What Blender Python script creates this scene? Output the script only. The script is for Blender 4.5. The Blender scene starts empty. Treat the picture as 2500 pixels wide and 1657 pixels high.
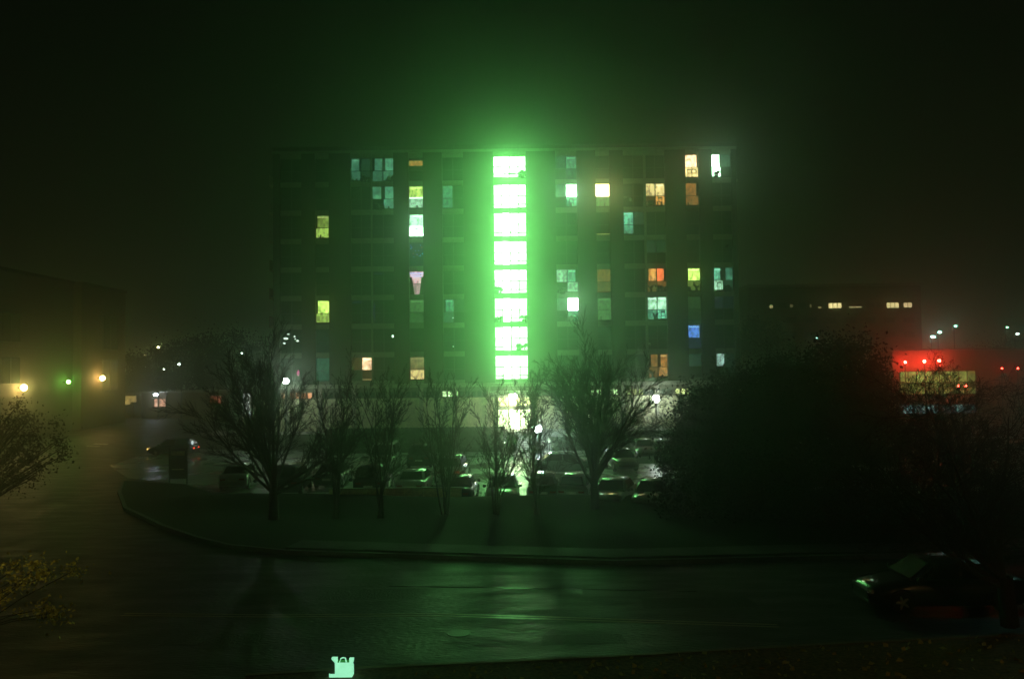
import bpy, bmesh, math, random
import numpy as np
from mathutils import Vector, Matrix
random.seed(7)
R = math.radians
S = bpy.context.scene
COL = S.collection

# ------------------------------------------------------------------ camera
F_PX = 2083.0
cam_d = bpy.data.cameras.new('camera'); cam = bpy.data.objects.new('camera', cam_d); COL.objects.link(cam)
cam_d.sensor_width = 36; cam_d.lens = 36*F_PX/2500; cam_d.clip_start = .1; cam_d.clip_end = 3000
PITCH, ROLL, EYE = 2.1, -0.65, 7.2
CM = Matrix.Translation((0, 0, EYE)) @ Matrix.Rotation(R(90+PITCH), 4, 'X') @ Matrix.Rotation(R(ROLL), 4, 'Z')
cam.matrix_world = CM; S.camera = cam
# ------------------------------------------------------------------ night sky, exposure
W = bpy.data.worlds.new('World'); S.world = W; W.use_nodes = True
wn, wl = W.node_tree.nodes, W.node_tree.links
bg = wn['Background']; bg.inputs[1].default_value = 1.35       # town glow: olive at the horizon, nearly black overhead
wt = wn.new('ShaderNodeTexCoord'); wsep = wn.new('ShaderNodeSeparateXYZ'); wr = wn.new('ShaderNodeValToRGB')
wl.new(wt.outputs['Generated'], wsep.inputs[0]); wl.new(wsep.outputs['Z'], wr.inputs[0]); wl.new(wr.outputs[0], bg.inputs[0])
e = wr.color_ramp.elements; e[0].position = 0; e[0].color = (.011, .011, .0048, 1); e[1].position = .6; e[1].color = (.0011, .0014, .0007, 1)
x = e.new(.16); x.color = (.0036, .0042, .0018, 1); x = e.new(.32); x.color = (.0017, .0021, .001, 1)
S.view_settings.view_transform = 'Standard'; S.view_settings.look = 'None'
S.view_settings.exposure = -.3; S.view_settings.gamma = 1; S.view_settings.use_curve_mapping = False
c = S.cycles
c.max_bounces = 5; c.diffuse_bounces = 2; c.glossy_bounces = 3; c.transmission_bounces = 2; c.transparent_max_bounces = 4
c.volume_bounces = 1; c.use_light_tree = True; c.sample_clamp_indirect = 2.0; c.sample_clamp_direct = 0
c.caustics_reflective = False; c.caustics_refractive = False; c.blur_glossy = .5
c.use_denoising = True; c.denoiser = 'OPENIMAGEDENOISE'; c.denoising_input_passes = 'RGB_ALBEDO_NORMAL'; c.denoising_prefilter = 'ACCURATE'; c.use_adaptive_sampling = False
c.filter_width = 1.5
HAZE_DENSITY = .0052; HAZE_G = .935

# ------------------------------------------------------------------ helpers
def ray(px, py):
    v = Vector(((px-1250)/F_PX, -(py-828.5)/F_PX, -1.0))
    return (CM.to_3x3() @ v)
def at(px, py, Y):
    d = ray(px, py); t = Y/d.y
    return Vector((d.x*t, Y, EYE + d.z*t))
def gnd(px, py, z=0):
    d = ray(px, py); t = (z-EYE)/d.z
    return Vector((d.x*t, d.y*t, z))
def onx(px, py, X):
    d = ray(px, py); t = X/d.x
    return Vector((X, d.y*t, EYE + d.z*t))
def sm(t): t = min(1, max(0, t)); return t*t*(3-2*t)
def h(x, y): return 1.8*sm((-x-22)/22)*sm((y-62)/35)

MATS = {}
def mat(name, col, rough=.7, metal=0, bump=0, scale=6, var=.25, stretch=(1, 1, 1), spec=.5, coat=0, rvar=0):
    if name in MATS: return MATS[name]
    m = bpy.data.materials.new(name); m.use_nodes = True; N = m.node_tree.nodes; L = m.node_tree.links
    b = N['Principled BSDF']; b.inputs['Roughness'].default_value = rough; b.inputs['Metallic'].default_value = metal
    b.inputs['Specular IOR Level'].default_value = spec; b.inputs['Coat Weight'].default_value = coat
    b.inputs['Coat Roughness'].default_value = .08
    tc = N.new('ShaderNodeTexCoord'); mp = N.new('ShaderNodeMapping'); mp.inputs['Scale'].default_value = stretch
    L.new(tc.outputs['Object'], mp.inputs[0])
    n = N.new('ShaderNodeTexNoise'); n.inputs['Scale'].default_value = scale; n.inputs['Detail'].default_value = 5
    L.new(mp.outputs[0], n.inputs['Vector'])
    r = N.new('ShaderNodeValToRGB'); a = [x*(1-var) for x in col]; d = [min(1, x*(1+var)) for x in col]
    r.color_ramp.elements[0].color = (*a, 1); r.color_ramp.elements[1].color = (*d, 1)
    r.color_ramp.elements[0].position = .3; r.color_ramp.elements[1].position = .7
    L.new(n.outputs['Fac'], r.inputs[0]); L.new(r.outputs[0], b.inputs['Base Color'])
    if rvar:
        n2 = N.new('ShaderNodeTexNoise'); n2.inputs['Scale'].default_value = scale*.12; n2.inputs['Detail'].default_value = 6
        L.new(mp.outputs[0], n2.inputs['Vector'])
        mr = N.new('ShaderNodeMapRange'); mr.inputs[1].default_value = .35; mr.inputs[2].default_value = .65
        mr.inputs[3].default_value = max(.03, rough-rvar); mr.inputs[4].default_value = rough+rvar
        L.new(n2.outputs['Fac'], mr.inputs[0]); L.new(mr.outputs[0], b.inputs['Roughness'])
    if bump:
        bp = N.new('ShaderNodeBump'); bp.inputs['Strength'].default_value = bump; bp.inputs['Distance'].default_value = .05
        L.new(n.outputs['Fac'], bp.inputs['Height']); L.new(bp.outputs[0], b.inputs['Normal'])
    MATS[name] = m; return m
def brick_mat(name, c1, c2, mortar):
    m = bpy.data.materials.new(name); m.use_nodes = True; N = m.node_tree.nodes; L = m.node_tree.links
    b = N['Principled BSDF']; b.inputs['Roughness'].default_value = .8
    tc = N.new('ShaderNodeTexCoord'); mp = N.new('ShaderNodeMapping'); mp.inputs['Rotation'].default_value = (R(90), 0, 0)
    br = N.new('ShaderNodeTexBrick'); br.inputs['Scale'].default_value = 4; br.inputs['Color1'].default_value = (*c1, 1)
    br.inputs['Color2'].default_value = (*c2, 1); br.inputs['Mortar'].default_value = (*mortar, 1); br.inputs['Mortar Size'].default_value = .03
    L.new(tc.outputs['Object'], mp.inputs[0]); L.new(mp.outputs[0], br.inputs[0]); L.new(br.outputs[0], b.inputs['Base Color'])
    MATS[name] = m; return m
def glow(col, st, noise=.0, scale=2.0, stretch=(1, 1, 1)):
    k = ('glow', tuple(round(x, 3) for x in col), round(st, 3), noise, scale)
    if k in MATS: return MATS[k]
    m = bpy.data.materials.new('lit'); m.use_nodes = True; N = m.node_tree.nodes; L = m.node_tree.links
    N.clear(); o = N.new('ShaderNodeOutputMaterial'); e = N.new('ShaderNodeEmission')
    e.inputs[0].default_value = (*col, 1); e.inputs[1].default_value = st
    if noise:
        tc = N.new('ShaderNodeTexCoord'); mp = N.new('ShaderNodeMapping'); mp.inputs['Scale'].default_value = stretch
        n = N.new('ShaderNodeTexNoise'); n.inputs['Scale'].default_value = scale; n.inputs['Detail'].default_value = 3
        mr = N.new('ShaderNodeMapRange'); mr.inputs[1].default_value = .35; mr.inputs[2].default_value = .65
        mr.inputs[3].default_value = st*(1-noise); mr.inputs[4].default_value = st*(1+noise)
        L.new(tc.outputs['Object'], mp.inputs[0]); L.new(mp.outputs[0], n.inputs['Vector']); L.new(n.outputs['Fac'], mr.inputs[0]); L.new(mr.outputs[0], e.inputs[1])
    L.new(e.outputs[0], o.inputs[0]); MATS[k] = m; return m

class MB:
    def __init__(s): s.v = []; s.f = []
    def box(s, x0, x1, y0, y1, z0, z1):
        n = len(s.v); s.v += [(x, y, z) for z in (z0, z1) for y in (y0, y1) for x in (x0, x1)]
        s.f += [tuple(n+i for i in q) for q in ((0, 2, 3, 1), (4, 5, 7, 6), (0, 1, 5, 4), (2, 6, 7, 3), (0, 4, 6, 2), (1, 3, 7, 5))]
        return s
    def quad(s, *p):
        n = len(s.v); s.v += [tuple(q) for q in p]; s.f.append(tuple(range(n, n+len(p)))); return s
    def tube(s, pts, rad, k=8):
        if not isinstance(rad, (list, tuple)): rad = [rad]*len(pts)
        pts = [Vector(p) for p in pts]; base = len(s.v)
        for i, p in enumerate(pts):
            d = (pts[min(i+1, len(pts)-1)]-pts[max(i-1, 0)]).normalized()
            u = d.cross(Vector((0, 0, 1)) if abs(d.z) < .9 else Vector((1, 0, 0))).normalized(); w = d.cross(u)
            for j in range(k):
                a = 2*math.pi*j/k; s.v.append(tuple(p+rad[i]*(math.cos(a)*u+math.sin(a)*w)))
        for i in range(len(pts)-1):
            for j in range(k):
                a = base+i*k+j; b = base+i*k+(j+1) % k; s.f.append((a, b, b+k, a+k))
        s.f.append(tuple(base+j for j in range(k))[::-1]); e = base+(len(pts)-1)*k; s.f.append(tuple(e+j for j in range(k)))
        return s
    def ball(s, c0, r, n=10, sx=1, sz=1):
        base = len(s.v)
        for i in range(n//2+1):
            t = math.pi*i/(n//2)
            for j in range(n):
                a = 2*math.pi*j/n; s.v.append((c0[0]+sx*r*math.sin(t)*math.cos(a), c0[1]+r*math.sin(t)*math.sin(a), c0[2]+sz*r*math.cos(t)))
        for i in range(n//2):
            for j in range(n):
                a = base+i*n+j; b = base+i*n+(j+1) % n; s.f.append((a, a+n, b+n, b))
        return s
    def build(s, name, m, parent=None, bevel=0, smooth=False, **tags):
        me = bpy.data.meshes.new(name); me.from_pydata(s.v, [], s.f)
        if bevel:
            b = bmesh.new(); b.from_mesh(me); bmesh.ops.remove_doubles(b, verts=b.verts, dist=1e-5)
            bmesh.ops.recalc_face_normals(b, faces=b.faces)
            bmesh.ops.bevel(b, geom=list(b.edges), offset=bevel, segments=2, affect='EDGES', clamp_overlap=True)
            b.to_mesh(me); b.free()
        if smooth: me.shade_smooth()
        o = bpy.data.objects.new(name, me); COL.objects.link(o)
        if m: me.materials.append(m)
        if parent: o.parent = parent
        for k, v in tags.items(): o[k] = v
        return o
def empty(name, loc, label, cat, group=None, rz=0):
    o = bpy.data.objects.new(name, None); COL.objects.link(o); o.location = loc; o.rotation_euler.z = rz
    o.empty_display_size = .2; o['label'] = label; o['category'] = cat
    if group: o['group'] = group
    return o
def tag(o, label, cat, group=None):
    o['label'] = label; o['category'] = cat
    if group: o['group'] = group
    return o
def copy_tree(o, parent=None):
    n = o.copy(); COL.objects.link(n)
    if parent: n.parent = parent
    for ch in o.children: copy_tree(ch, n)
    return n
def sheet(name, poly, m, zf, step=1.0, skirt=0, **tags):
    """polygon cut into a lattice and lifted by zf(x, y)"""
    b = bmesh.new(); b.faces.new([b.verts.new((x, y, 0)) for x, y in poly])
    xs = [p[0] for p in poly]; ys = [p[1] for p in poly]
    for ax, lo, hi in ((0, min(xs), max(xs)), (1, min(ys), max(ys))):
        t = lo+step
        while t < hi:
            no = (1, 0, 0) if ax == 0 else (0, 1, 0)
            bmesh.ops.bisect_plane(b, geom=b.verts[:]+b.edges[:]+b.faces[:], plane_co=(t, t, 0), plane_no=no)
            t += step
    for v in b.verts: v.co.z = zf(v.co.x, v.co.y)
    bmesh.ops.recalc_face_normals(b, faces=b.faces)
    if sum(f.normal.z for f in b.faces) < 0: bmesh.ops.reverse_faces(b, faces=b.faces)
    me = bpy.data.meshes.new(name); b.to_mesh(me); b.free(); me.materials.append(m); me.shade_smooth()
    o = bpy.data.objects.new(name, me); COL.objects.link(o)
    for k, v in tags.items(): o[k] = v
    return o
def strip(name, pts, w, z0, z1, m, parent=None, step=1.0, **tags):
    """a solid ribbon (kerb, painted line) that follows the ground"""
    P = []
    for a, b in zip(pts[:-1], pts[1:]):
        a = Vector(a[:2]); b = Vector(b[:2]); n = max(1, int((b-a).length/step))
        P += [a.lerp(b, i/n) for i in range(n)]
    P.append(Vector(pts[-1][:2])); mb = MB(); n = len(P)
    for i, p in enumerate(P):
        d = (P[min(i+1, n-1)]-P[max(0, i-1)]).normalized(); q = Vector((-d.y, d.x))*w/2
        for s_, z in ((-1, z0), (1, z0), (1, z1), (-1, z1)):
            x, y = p.x+q.x*s_, p.y+q.y*s_; mb.v.append((x, y, h(x, y)+z))
    for i in range(n-1):
        for j in range(4):
            a = 4*i+j; b = 4*i+(j+1) % 4; mb.f.append((a, a+4, b+4, b))
    mb.f += [(0, 1, 2, 3), tuple(4*(n-1)+j for j in (3, 2, 1, 0))]
    return mb.build(name, m, parent, **tags)

# ------------------------------------------------------------------ materials
ASPHALT = mat('wet_asphalt', (.02, .02, .02), .5, bump=1.0, scale=9, stretch=(.5, 1.4, 1), rvar=.1, spec=.5)
LOT = mat('wet_lot', (.24, .24, .22), .3, bump=.5, scale=2.5, rvar=.1, spec=.8)
SOIL = mat('soil', (.03, .035, .02), .9, bump=.6, scale=3)
LAWN = mat('lawn', (.009, .013, .005), .85, bump=1, scale=14, var=.5, spec=.15)
CONC = mat('concrete', (.32, .31, .28), .5, bump=.2, scale=8)
KERB = mat('kerb', (.09, .09, .08), .75, bump=.2, scale=8)
PAINT = mat('road_paint', (.65, .65, .6), .3, scale=20, var=.2)
YPAINT = mat('yellow_paint', (.22, .17, .06), .3, scale=20, var=.2)
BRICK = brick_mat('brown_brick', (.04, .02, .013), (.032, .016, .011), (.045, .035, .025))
PANEL = mat('spandrel_concrete', (.2, .23, .16), .7, scale=3, var=.15)
PODIUM = mat('podium_stone', (.6, .58, .36), .75, scale=2.5, var=.2, bump=.15)
FRAME = mat('window_frame', (.07, .075, .065), .4, metal=.3)
GLASS = mat('dark_glass', (.02, .04, .028), .16, spec=.8, scale=.7)
DMETAL = mat('dark_metal', (.04, .04, .042), .45, metal=.7)
PMETAL = mat('pale_metal', (.5, .5, .46), .35, metal=.6)
BARK = mat('bark', (.035, .028, .02), .9, scale=12)
HEDGE = mat('hedge_leaf', (.025, .04, .018), .7, scale=5, var=.5)
DLEAF = mat('dark_leaf', (.018, .028, .016), .75, scale=3, var=.5, spec=.2)
YLEAF = mat('yellow_green_leaf', (.6, .52, .08), .6, scale=6, var=.4)
RUBBER = mat('rubber', (.015, .015, .015), .8)

# ------------------------------------------------------------------ ground, street, parking lot
MB().quad((-600, -60, -.12), (600, -60, -.12), (600, 600, -.12), (-600, 600, -.12)).build('ground', SOIL, kind='structure')
NOH = lambda x, y: h(x, y)
sheet('road', [(-75, 12), (70, 12), (70, 125), (-75, 125)], ASPHALT, NOH, 2.0, kind='structure')
sheet('parking_lot', [(-22, 56.5), (-17, 50.8), (-8, 46.9), (70, 46.9), (70, 90), (-33, 90), (-32, 68), (-27, 60)], LOT, lambda x, y: h(x, y)+.02, 1.0, kind='structure')
isl_px = [(300, 1178), (291, 1205), (306, 1245), (400, 1290), (480, 1318), (560, 1338), (700, 1352), (1000, 1362), (1250, 1370), (1500, 1378)]
low = [gnd(*p).to_2d() for p in isl_px]
isl = [tuple(p) for p in low]+[(14, 32.4), (40, 34.5), (40, 46.0), (12, 46.2), (0, 45.4), (-8, 46.6), (-13, 48.0), (-17.5, 50.5), (-21, 55), (-23.6, 56.2)]
def berm(x, y):
    ridge = 44.2 - .22*min(0, x+4)
    d = .62*math.exp(-((y-ridge)/1.7)**2)*sm((x+21)/5)
    return .14 + d*sm((46.3-.22*min(0, x+4)-y)/1.2) + .03*math.sin(x*.7+y)
sheet('lawn', isl, LAWN, berm, .8, kind='structure')
strip('kerb', isl[:11]+[(40, 34.5)], .2, -.05, .17, KERB, kind='structure')
strip('kerb', [isl[12], isl[13], isl[14], isl[15], isl[16], isl[17], isl[18], isl[19], isl[0]], .18, -.05, .18, KERB, kind='structure')
walk = [(p[0], p[1]+1.1) for p in isl[6:12]]
strip('pavement', walk, 1.5, .1, .2, mat('wet_paving', (.035, .035, .03), .7, bump=.4, scale=5, rvar=.1), kind='structure')
verge = [(-6.5, 11.9)]+[tuple(gnd(*p).to_2d()) for p in ((600, 1662), (900, 1643), (1500, 1615), (2100, 1580), (2500, 1560))]+[(22, 24.6), (22, 11.9)]
sheet('verge', verge, mat('leaf_litter', (.12, .07, .03), .85, bump=1, scale=9, var=.7), lambda x, y: .13, 1.5, kind='structure')
strip('kerb', verge[1:7], .16, -.05, .155, mat('old_kerb', (.16, .12, .08), .7, scale=8), kind='structure')
for dy in (-.1, .12):
    cl = [gnd(*p) for p in ((300, 1499), (661, 1503), (1056, 1500), (1315, 1507), (1900, 1527))]
    strip('road_marking', [(p.x, p.y+dy) for p in cl], .09, .002, .006, YPAINT, kind='structure')
strip('road_marking', [(p.x, p.y) for p in [gnd(*q) for q in ((950, 1430), (1320, 1436), (1700, 1443))]], .05, .002, .006, mat('tar_seam', (.02, .02, .02), .12), kind='structure')
# repairs in the asphalt
for i, (px, py, w_, d_) in enumerate(((900, 1450, 3.2, 1.3), (1420, 1560, 2.2, .9), (520, 1560, 2.6, 1.0), (1180, 1400, 5.0, .5), (1700, 1470, 3.4, 1.2))):
    p = gnd(px, py); sheet('asphalt_patch', [(p.x-w_/2, p.y-d_/2), (p.x+w_/2+.1, p.y-d_/2+.05), (p.x+w_/2, p.y+d_/2), (p.x-w_/2+.08, p.y+d_/2-.04)], mat('fresh_asphalt', (.014, .014, .014), .55, bump=1.0, scale=12, spec=.35), lambda x, y: .006, 1, kind='structure')
p = gnd(1120, 1545); o = MB().tube([(p.x, p.y, -.02), (p.x, p.y, .012)], .33, 20).build('manhole_cover', mat('iron', (.05, .05, .05), .35, metal=.8, scale=30), None); tag(o, 'round iron manhole cover in the street near the centre', 'manhole cover')
# raised lawn in front of the building on the left
lk = [gnd(*p, z=zz) for p, zz in (((-160, 1180), 0), ((0, 1122), .0), ((100, 1086), .3), ((200, 1062), .5), ((285, 1034), 1.0), ((340, 1020), 1.4))]
lk2 = [(p.x, p.y) for p in lk]
left = lk2+[(lk2[-1][0]-4, 112), (-62, 112), (-62, 30), (-50, 40)]
sheet('lawn', left, LAWN, lambda x, y: h(x, y)+.13, 2, kind='structure')
strip('kerb', lk2, .3, -.05, .2, KERB, kind='structure')
strip('pavement', [(x-2.2, y+.6) for x, y in lk2], 1.6, .05, .17, mat('wet_path', (.14, .13, .1), .3, rvar=.1), kind='structure')
# parking bay lines and lane dashes
for x in (-30.5, -28, -25.5, -23, -20.5, -18, -15.5, -13, -10.5, -8):
    strip('parking_line', [(x, 69.5), (x, 74)], .16, .022, .034, PAINT, kind='structure')
for i in range(14): strip('parking_line', [(-15.8+2.33*i, 46.8+(.9 if i < 3 else 0)), (-15.8+2.33*i, 51.5)], .12, .021, .027, PAINT, kind='structure')
for px, py in ((245, 1097), (90, 1135)):
    p = gnd(px, py, .3); q = p.xy
    strip('lane_marking', [(q.x-.6, q.y), (q.x+.7, q.y)], .3, .02, .035, PAINT, kind='structure')
    strip('lane_marking', [(q.x-.6, q.y-1.4), (q.x+.6, q.y-1.4)], .2, .02, .035, PAINT, kind='structure')

# ------------------------------------------------------------------ the tower block
FY = 86.0                         # facade plane
def FX(px, py=650): return at(px, py, FY).x
def FZ(py): return at(1245, py, FY).z
stair_tops = [386.7, 450.7, 518.7, 588.3, 657.5, 727.5, 797.5, 867.9]
PITCHZ = (FZ(450.7)-FZ(867.9))/6
row_top = [FZ(867.9)+PITCHZ*(7-i) for i in range(8)]
WH = 2.4
Z0 = FZ(938); ZT = row_top[0]+.75
tower = empty('apartment_block', (0, FY, 0), 'eight storey brown brick apartment block with a glowing green white stairwell down its middle', 'apartment block')
def TP(mb, name, m, parent=None, **k):
    mb.v = [(x, y-FY, z) for x, y, z in mb.v]
    return mb.build(name, m, parent or tower, **k)
XL, XR = FX(668), FX(1801)
SL, SR = FX(1206, 660), FX(1287, 660)
TP(MB().box(XL+.05, XR-.05, FY+.55, FY+13, Z0-4, ZT-.3), 'core_wall', mat('core_wall', (.1, .08, .06), .85))
TP(MB().box(XL-.1, XR+.1, FY-.12, FY+13.1, ZT-.3, ZT), 'roof', PANEL)
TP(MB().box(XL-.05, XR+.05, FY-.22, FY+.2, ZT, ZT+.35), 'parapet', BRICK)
bays = {'A': (684, 737, 2), 'B': (770, 804, 1), 'C': (857, 906, 2), 'c': (909, 962, 2), 'D': (999, 1034, 1), 'E': (1081, 1133, 2),
        'G': (1358, 1411, 2), 'H': (1457, 1491, 1), 'I': (1524, 1575, 2), 'J': (1580, 1627, 2), 'K': (1677, 1710, 1), 'L': (1742, 1790, 2)}
order = 'ABCcDE|GHIJKL'
# piers: everything between the bays
edges = [XL]; 
for k in order:
    if k == '|': edges += [SL, SR]
    else: edges += [FX(bays[k][0]), FX(bays[k][1])]
edges.append(XR)
for i in range(0, len(edges), 2):
    a, b = edges[i], edges[i+1]
    if b-a < .25: TP(MB().box(a, b, FY-.02, FY+.5, Z0, ZT-.3), 'mullion_pier', PANEL)
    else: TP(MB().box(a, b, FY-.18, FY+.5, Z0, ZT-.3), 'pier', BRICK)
for k in order:
    if k == '|': a, b = SL, SR
    else: a, b = FX(bays[k][0]), FX(bays[k][1])
    for r_ in range(9):
        zt = (row_top[r_-1]-WH) if r_ else ZT-.3
        zb = row_top[r_] if r_ < 8 else Z0
        if k == '|': TP(MB().box(a, b, FY+.02, FY+.5, zb, zt), 'spandrel', PANEL)
        else:
            TP(MB().box(a, b, FY+.1, FY+.5, zb, zt), 'spandrel', PANEL)
WG = (.62, 1.0, .72)
C = dict(t=(.16, .62, .36), p=(.4, .8, .5), y=(.50, .82, .14), w=(.55, 1, .62), o=(1, .48, .10), r=(1, .2, .06), k=(1, .66, .36), b=(.12, .33, .95),
         v=(.16, .12, .6), h=(1, .8, .3), g=(.14, .42, .12), q=(.9, .55, .6), m=(.35, .6, .5))
# row, bay -> panes UL, LL, UR, LR (or U, L for narrow bays): colour letter + strength
LIT = {(1, 'C'): 't.22 t.15 t.04 t.02', (1, 'c'): 't.24 t.14 t.34 t.2', (1, 'D'): 'o.30 -', (1, 'G'): 't.07 - t.3 t.08', (1, 'K'): 'k1.6 h1.2', (1, 'L'): 'w9 w4 t.08 -',
 (2, 'c'): 't.24 - t.34 t.3', (2, 'D'): 'y.75 p.5', (2, 'E'): 't.25 t.22 - -', (2, 'G'): 't.1 - w18 t.5', (2, 'H'): 'h11 g.3', (2, 'J'): 'h.6 o.05 h.8 o.5', (2, 'K'): 'o.22 o.16',
 (3, 'B'): 'y.3 y.55', (3, 'D'): 'p1.2 w7', (3, 'I'): 't.6 t.4 t.04 -', (4, 'D'): 'v.01 b.01', (4, 'J'): 't.03 - t.02 -',
 (5, 'D'): 'q.6 q.4', (5, 'G'): 'p.5 - t.4 p.45', (5, 'H'): 'o.13 o.05', (5, 'J'): 'o.6 o.06 r.9 o.15', (5, 'K'): 'y1.3 y.15', (5, 'L'): 't.55 p.8 t.25 t.05',
 (6, 'B'): 'y1.2 y.55', (6, 'D'): 'g.25 g.1', (6, 'E'): 't.3 t.08 t.02 -', (6, 'G'): 't.08 - w16 t.35', (6, 'H'): 'g.25 g.2', (6, 'J'): 'p.9 t.45 p.9 t.7', (6, 'K'): 'g.08 g.04', (6, 'L'): 'v.02 - v.01 -',
 (7, 'K'): 'b.55 v.03', (7, 'B'): 't.02 t.02', (8, 'B'): 't.12 t.1', (8, 'C'): 'o.03 - k1.1 o.02', (8, 'D'): 'h.15 h.5', (8, 'J'): 'o.16 o.10 o.30 o.35', (8, 'L'): 'm.6 - t.02 t.02', (8, 'K'): 't.04 -'}
NAMEC = dict(t='teal', p='pale green', y='yellow green', w='white', o='orange', r='red orange', k='peach', b='blue', v='violet', h='amber', g='dull green', q='pink', m='grey')
def silhouette(parent, x, y, z, kind):
    mb = MB()
    if kind == 'plant':
        mb.box(x-.12, x+.12, y-.1, y+.05, z, z+.22)
        for i in range(9):
            a = random.uniform(-1, 1); l = random.uniform(.3, .6)
            mb.tube([(x, y, z+.2), (x+a*l*.5, y-.02, z+.2+l*.7), (x+a*l*.8, y-.03, z+.2+l)], [.02, .07, .01], 4)
        n = 'potted_plant'
    elif kind == 'chair':
        mb.box(x-.22, x+.22, y-.05, y, z+.4, z+.46).box(x-.22, x-.18, y-.05, y, z, z+.4).box(x+.18, x+.22, y-.05, y, z, z+.4)
        mb.box(x-.22, x-.17, y-.05, y, z+.46, z+.9).box(x+.17, x+.22, y-.05, y, z+.46, z+.9).box(x-.22, x+.22, y-.05, y, z+.78, z+.9); n = 'chair_back'
    elif kind == 'bush':
        for i in range(16): mb.ball((x+random.uniform(-.45, .45), y-.05, z+random.uniform(0, .5)), random.uniform(.1, .24), 6)
        n = 'bushy_plant'
    else:
        mb.box(x-.6, x+.6, y-.05, y, z+.33, z+.4).box(x-.6, x-.55, y-.05, y, z, z+.33).box(x+.55, x+.6, y-.05, y, z, z+.33).box(x-.02, x+.02, y-.05, y, z, z+.33); n = 'bench'
    TP(mb, n, mat('silhouette', (.03, .03, .025), .8), parent)
for r_ in range(1, 9):
    for k in order:
        if k == '|': continue
        a, b, two = bays[k]; a, b = FX(a), FX(b); zt = row_top[r_-1]; zb = zt-WH; zm = zb+WH*.46
        fr = MB(); t = .045
        fr.box(a, a+t, FY+.2, FY+.3, zb, zt).box(b-t, b, FY+.2, FY+.3, zb, zt).box(a+t, b-t, FY+.2, FY+.3, zt-t, zt).box(a+t, b-t, FY+.2, FY+.3, zb, zb+t)
        fr.box(a+t, b-t, FY+.205, FY+.295, zm-.03, zm+.03)
        xm = (a+b)/2
        if two == 2: fr.box(xm-.05, xm+.05, FY+.21, FY+.29, zb+t, zm-.03).box(xm-.05, xm+.05, FY+.21, FY+.29, zm+.03, zt-t)
        spec = LIT.get((r_, k), '').split()
        lab = {}
        if spec and any(len(s_) > 1 and float(s_[1:]) > .2 for s_ in spec):
            best = max((s_ for s_ in spec if len(s_) > 1), key=lambda s_: float(s_[1:])); lab = {'label': NAMEC[best[0]]+' lit window'}
        f = TP(fr, 'window', FRAME, **lab)
        cols = [(a+t, xm-.05), (xm+.05, b-t)] if two == 2 else [(a+t, b-t)]
        i = 0
        for (u, v) in cols:
            for (p, q) in ((zm+.03, zt-t), (zb+t, zm-.03)):
                s_ = spec[i] if i < len(spec) else '-'; i += 1
                m = GLASS
                if len(s_) > 1: m = glow(C[s_[0]], float(s_[1:])*(1.6 if float(s_[1:]) < .5 else 2.0), .55, 2.6, (1.5, 1, 1))
                TP(MB().box(u, v, FY+.24, FY+.26, p, q), 'pane', m, f)
        # blinds, strips, contents
        if lab and (r_, k) not in ((5, 'D'), (1, 'D')):
            i = 0; sil = mat('silhouette', (.03, .03, .025), .8)
            for (u, v) in cols:
                for (p, q) in ((zm+.03, zt-t), (zb+t, zm-.03)):
                    s_ = spec[i] if i < len(spec) else '-'; i += 1
                    if len(s_) < 2 or float(s_[1:]) < .15: continue
                    st0 = float(s_[1:]); up = p > zm; cc = C[s_[0]]; c_ = random.random()
                    if up and c_ < .45: TP(MB().box(u+.1, v-.1, FY+.215, FY+.236, q-.2, q-.12), 'ceiling_light', glow(tuple(min(1, x*1.3+.15) for x in cc), round(min(4, st0*3.2), 1)), f)
                    if up and .3 < c_ < .8:
                        w_ = random.uniform(.1, .24); sd = random.choice((0, 1))
                        TP(MB().box(*((u, u+w_) if sd else (v-w_, v)), FY+.215, FY+.236, p, q), 'curtain', sil, f)
                    if not up:
                        TP(MB().box(u, v, FY+.215, FY+.236, p, p+random.uniform(.05, .16)), 'sill_clutter', sil, f)
                        for _ in range(random.randint(0, 3)):
                            x_ = random.uniform(u+.05, v-.25); w_ = random.uniform(.06, .2)
                            TP(MB().box(x_, x_+w_, FY+.212, FY+.234, p, p+random.uniform(.2, .55)), 'sill_clutter', sil, f)
        if (r_, k) in ((2, 'D'), (3, 'D')): TP(MB().box(a+t, b-t, FY+.19, FY+.235, zm+.0, zm+.14), 'ceiling_light', glow(C['w'], 4), f)
        if (r_, k) in ((3, 'B'), (6, 'B')):
            for j in range(12): TP(MB().box(a+t, b-t, FY+.225, FY+.238, zb+.12+j*.09, zb+.135+j*.09), 'blind_slat', mat('blind', (.5, .5, .35), .6), f)
        if (r_, k) == (5, 'D'):
            TP(MB().box(a+t, b-t, FY+.17, FY+.2, zt-.32, zt-.2), 'light_strip', glow((.45, .5, 1), 2.2), f)
            TP(MB().box(a+.25, b-.2, FY+.17, FY+.2, zt-.58, zt-.46), 'light_strip', glow((.45, .5, 1), 2.0), f)
            TP(MB().quad((a+t, FY+.23, zb), (a+.5, FY+.23, zb), (a+.25, FY+.23, zt-.6), (a+t, FY+.23, zt-.6)), 'curtain', mat('curtain', (.05, .05, .05), .9), f)
            TP(MB().quad((b-.45, FY+.23, zb), (b-t, FY+.23, zb), (b-t, FY+.23, zt-.6), (b-.25, FY+.23, zt-.6)), 'curtain', mat('curtain', (.05, .05, .05), .9), f)
        if (r_, k) == (4, 'D'):
            for j in range(20):
                x, z = random.uniform(a+.1, b-.1), random.uniform(zt-1.5, zt-.3)
                TP(MB().box(x, x+.06, FY+.2, FY+.235, z, z+.06), 'fairy_light', glow(random.choice([(.1, .3, 1), (.1, .6, 1), (1, .15, .05), (.15, .2, 1)]), 1.6), f)
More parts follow.
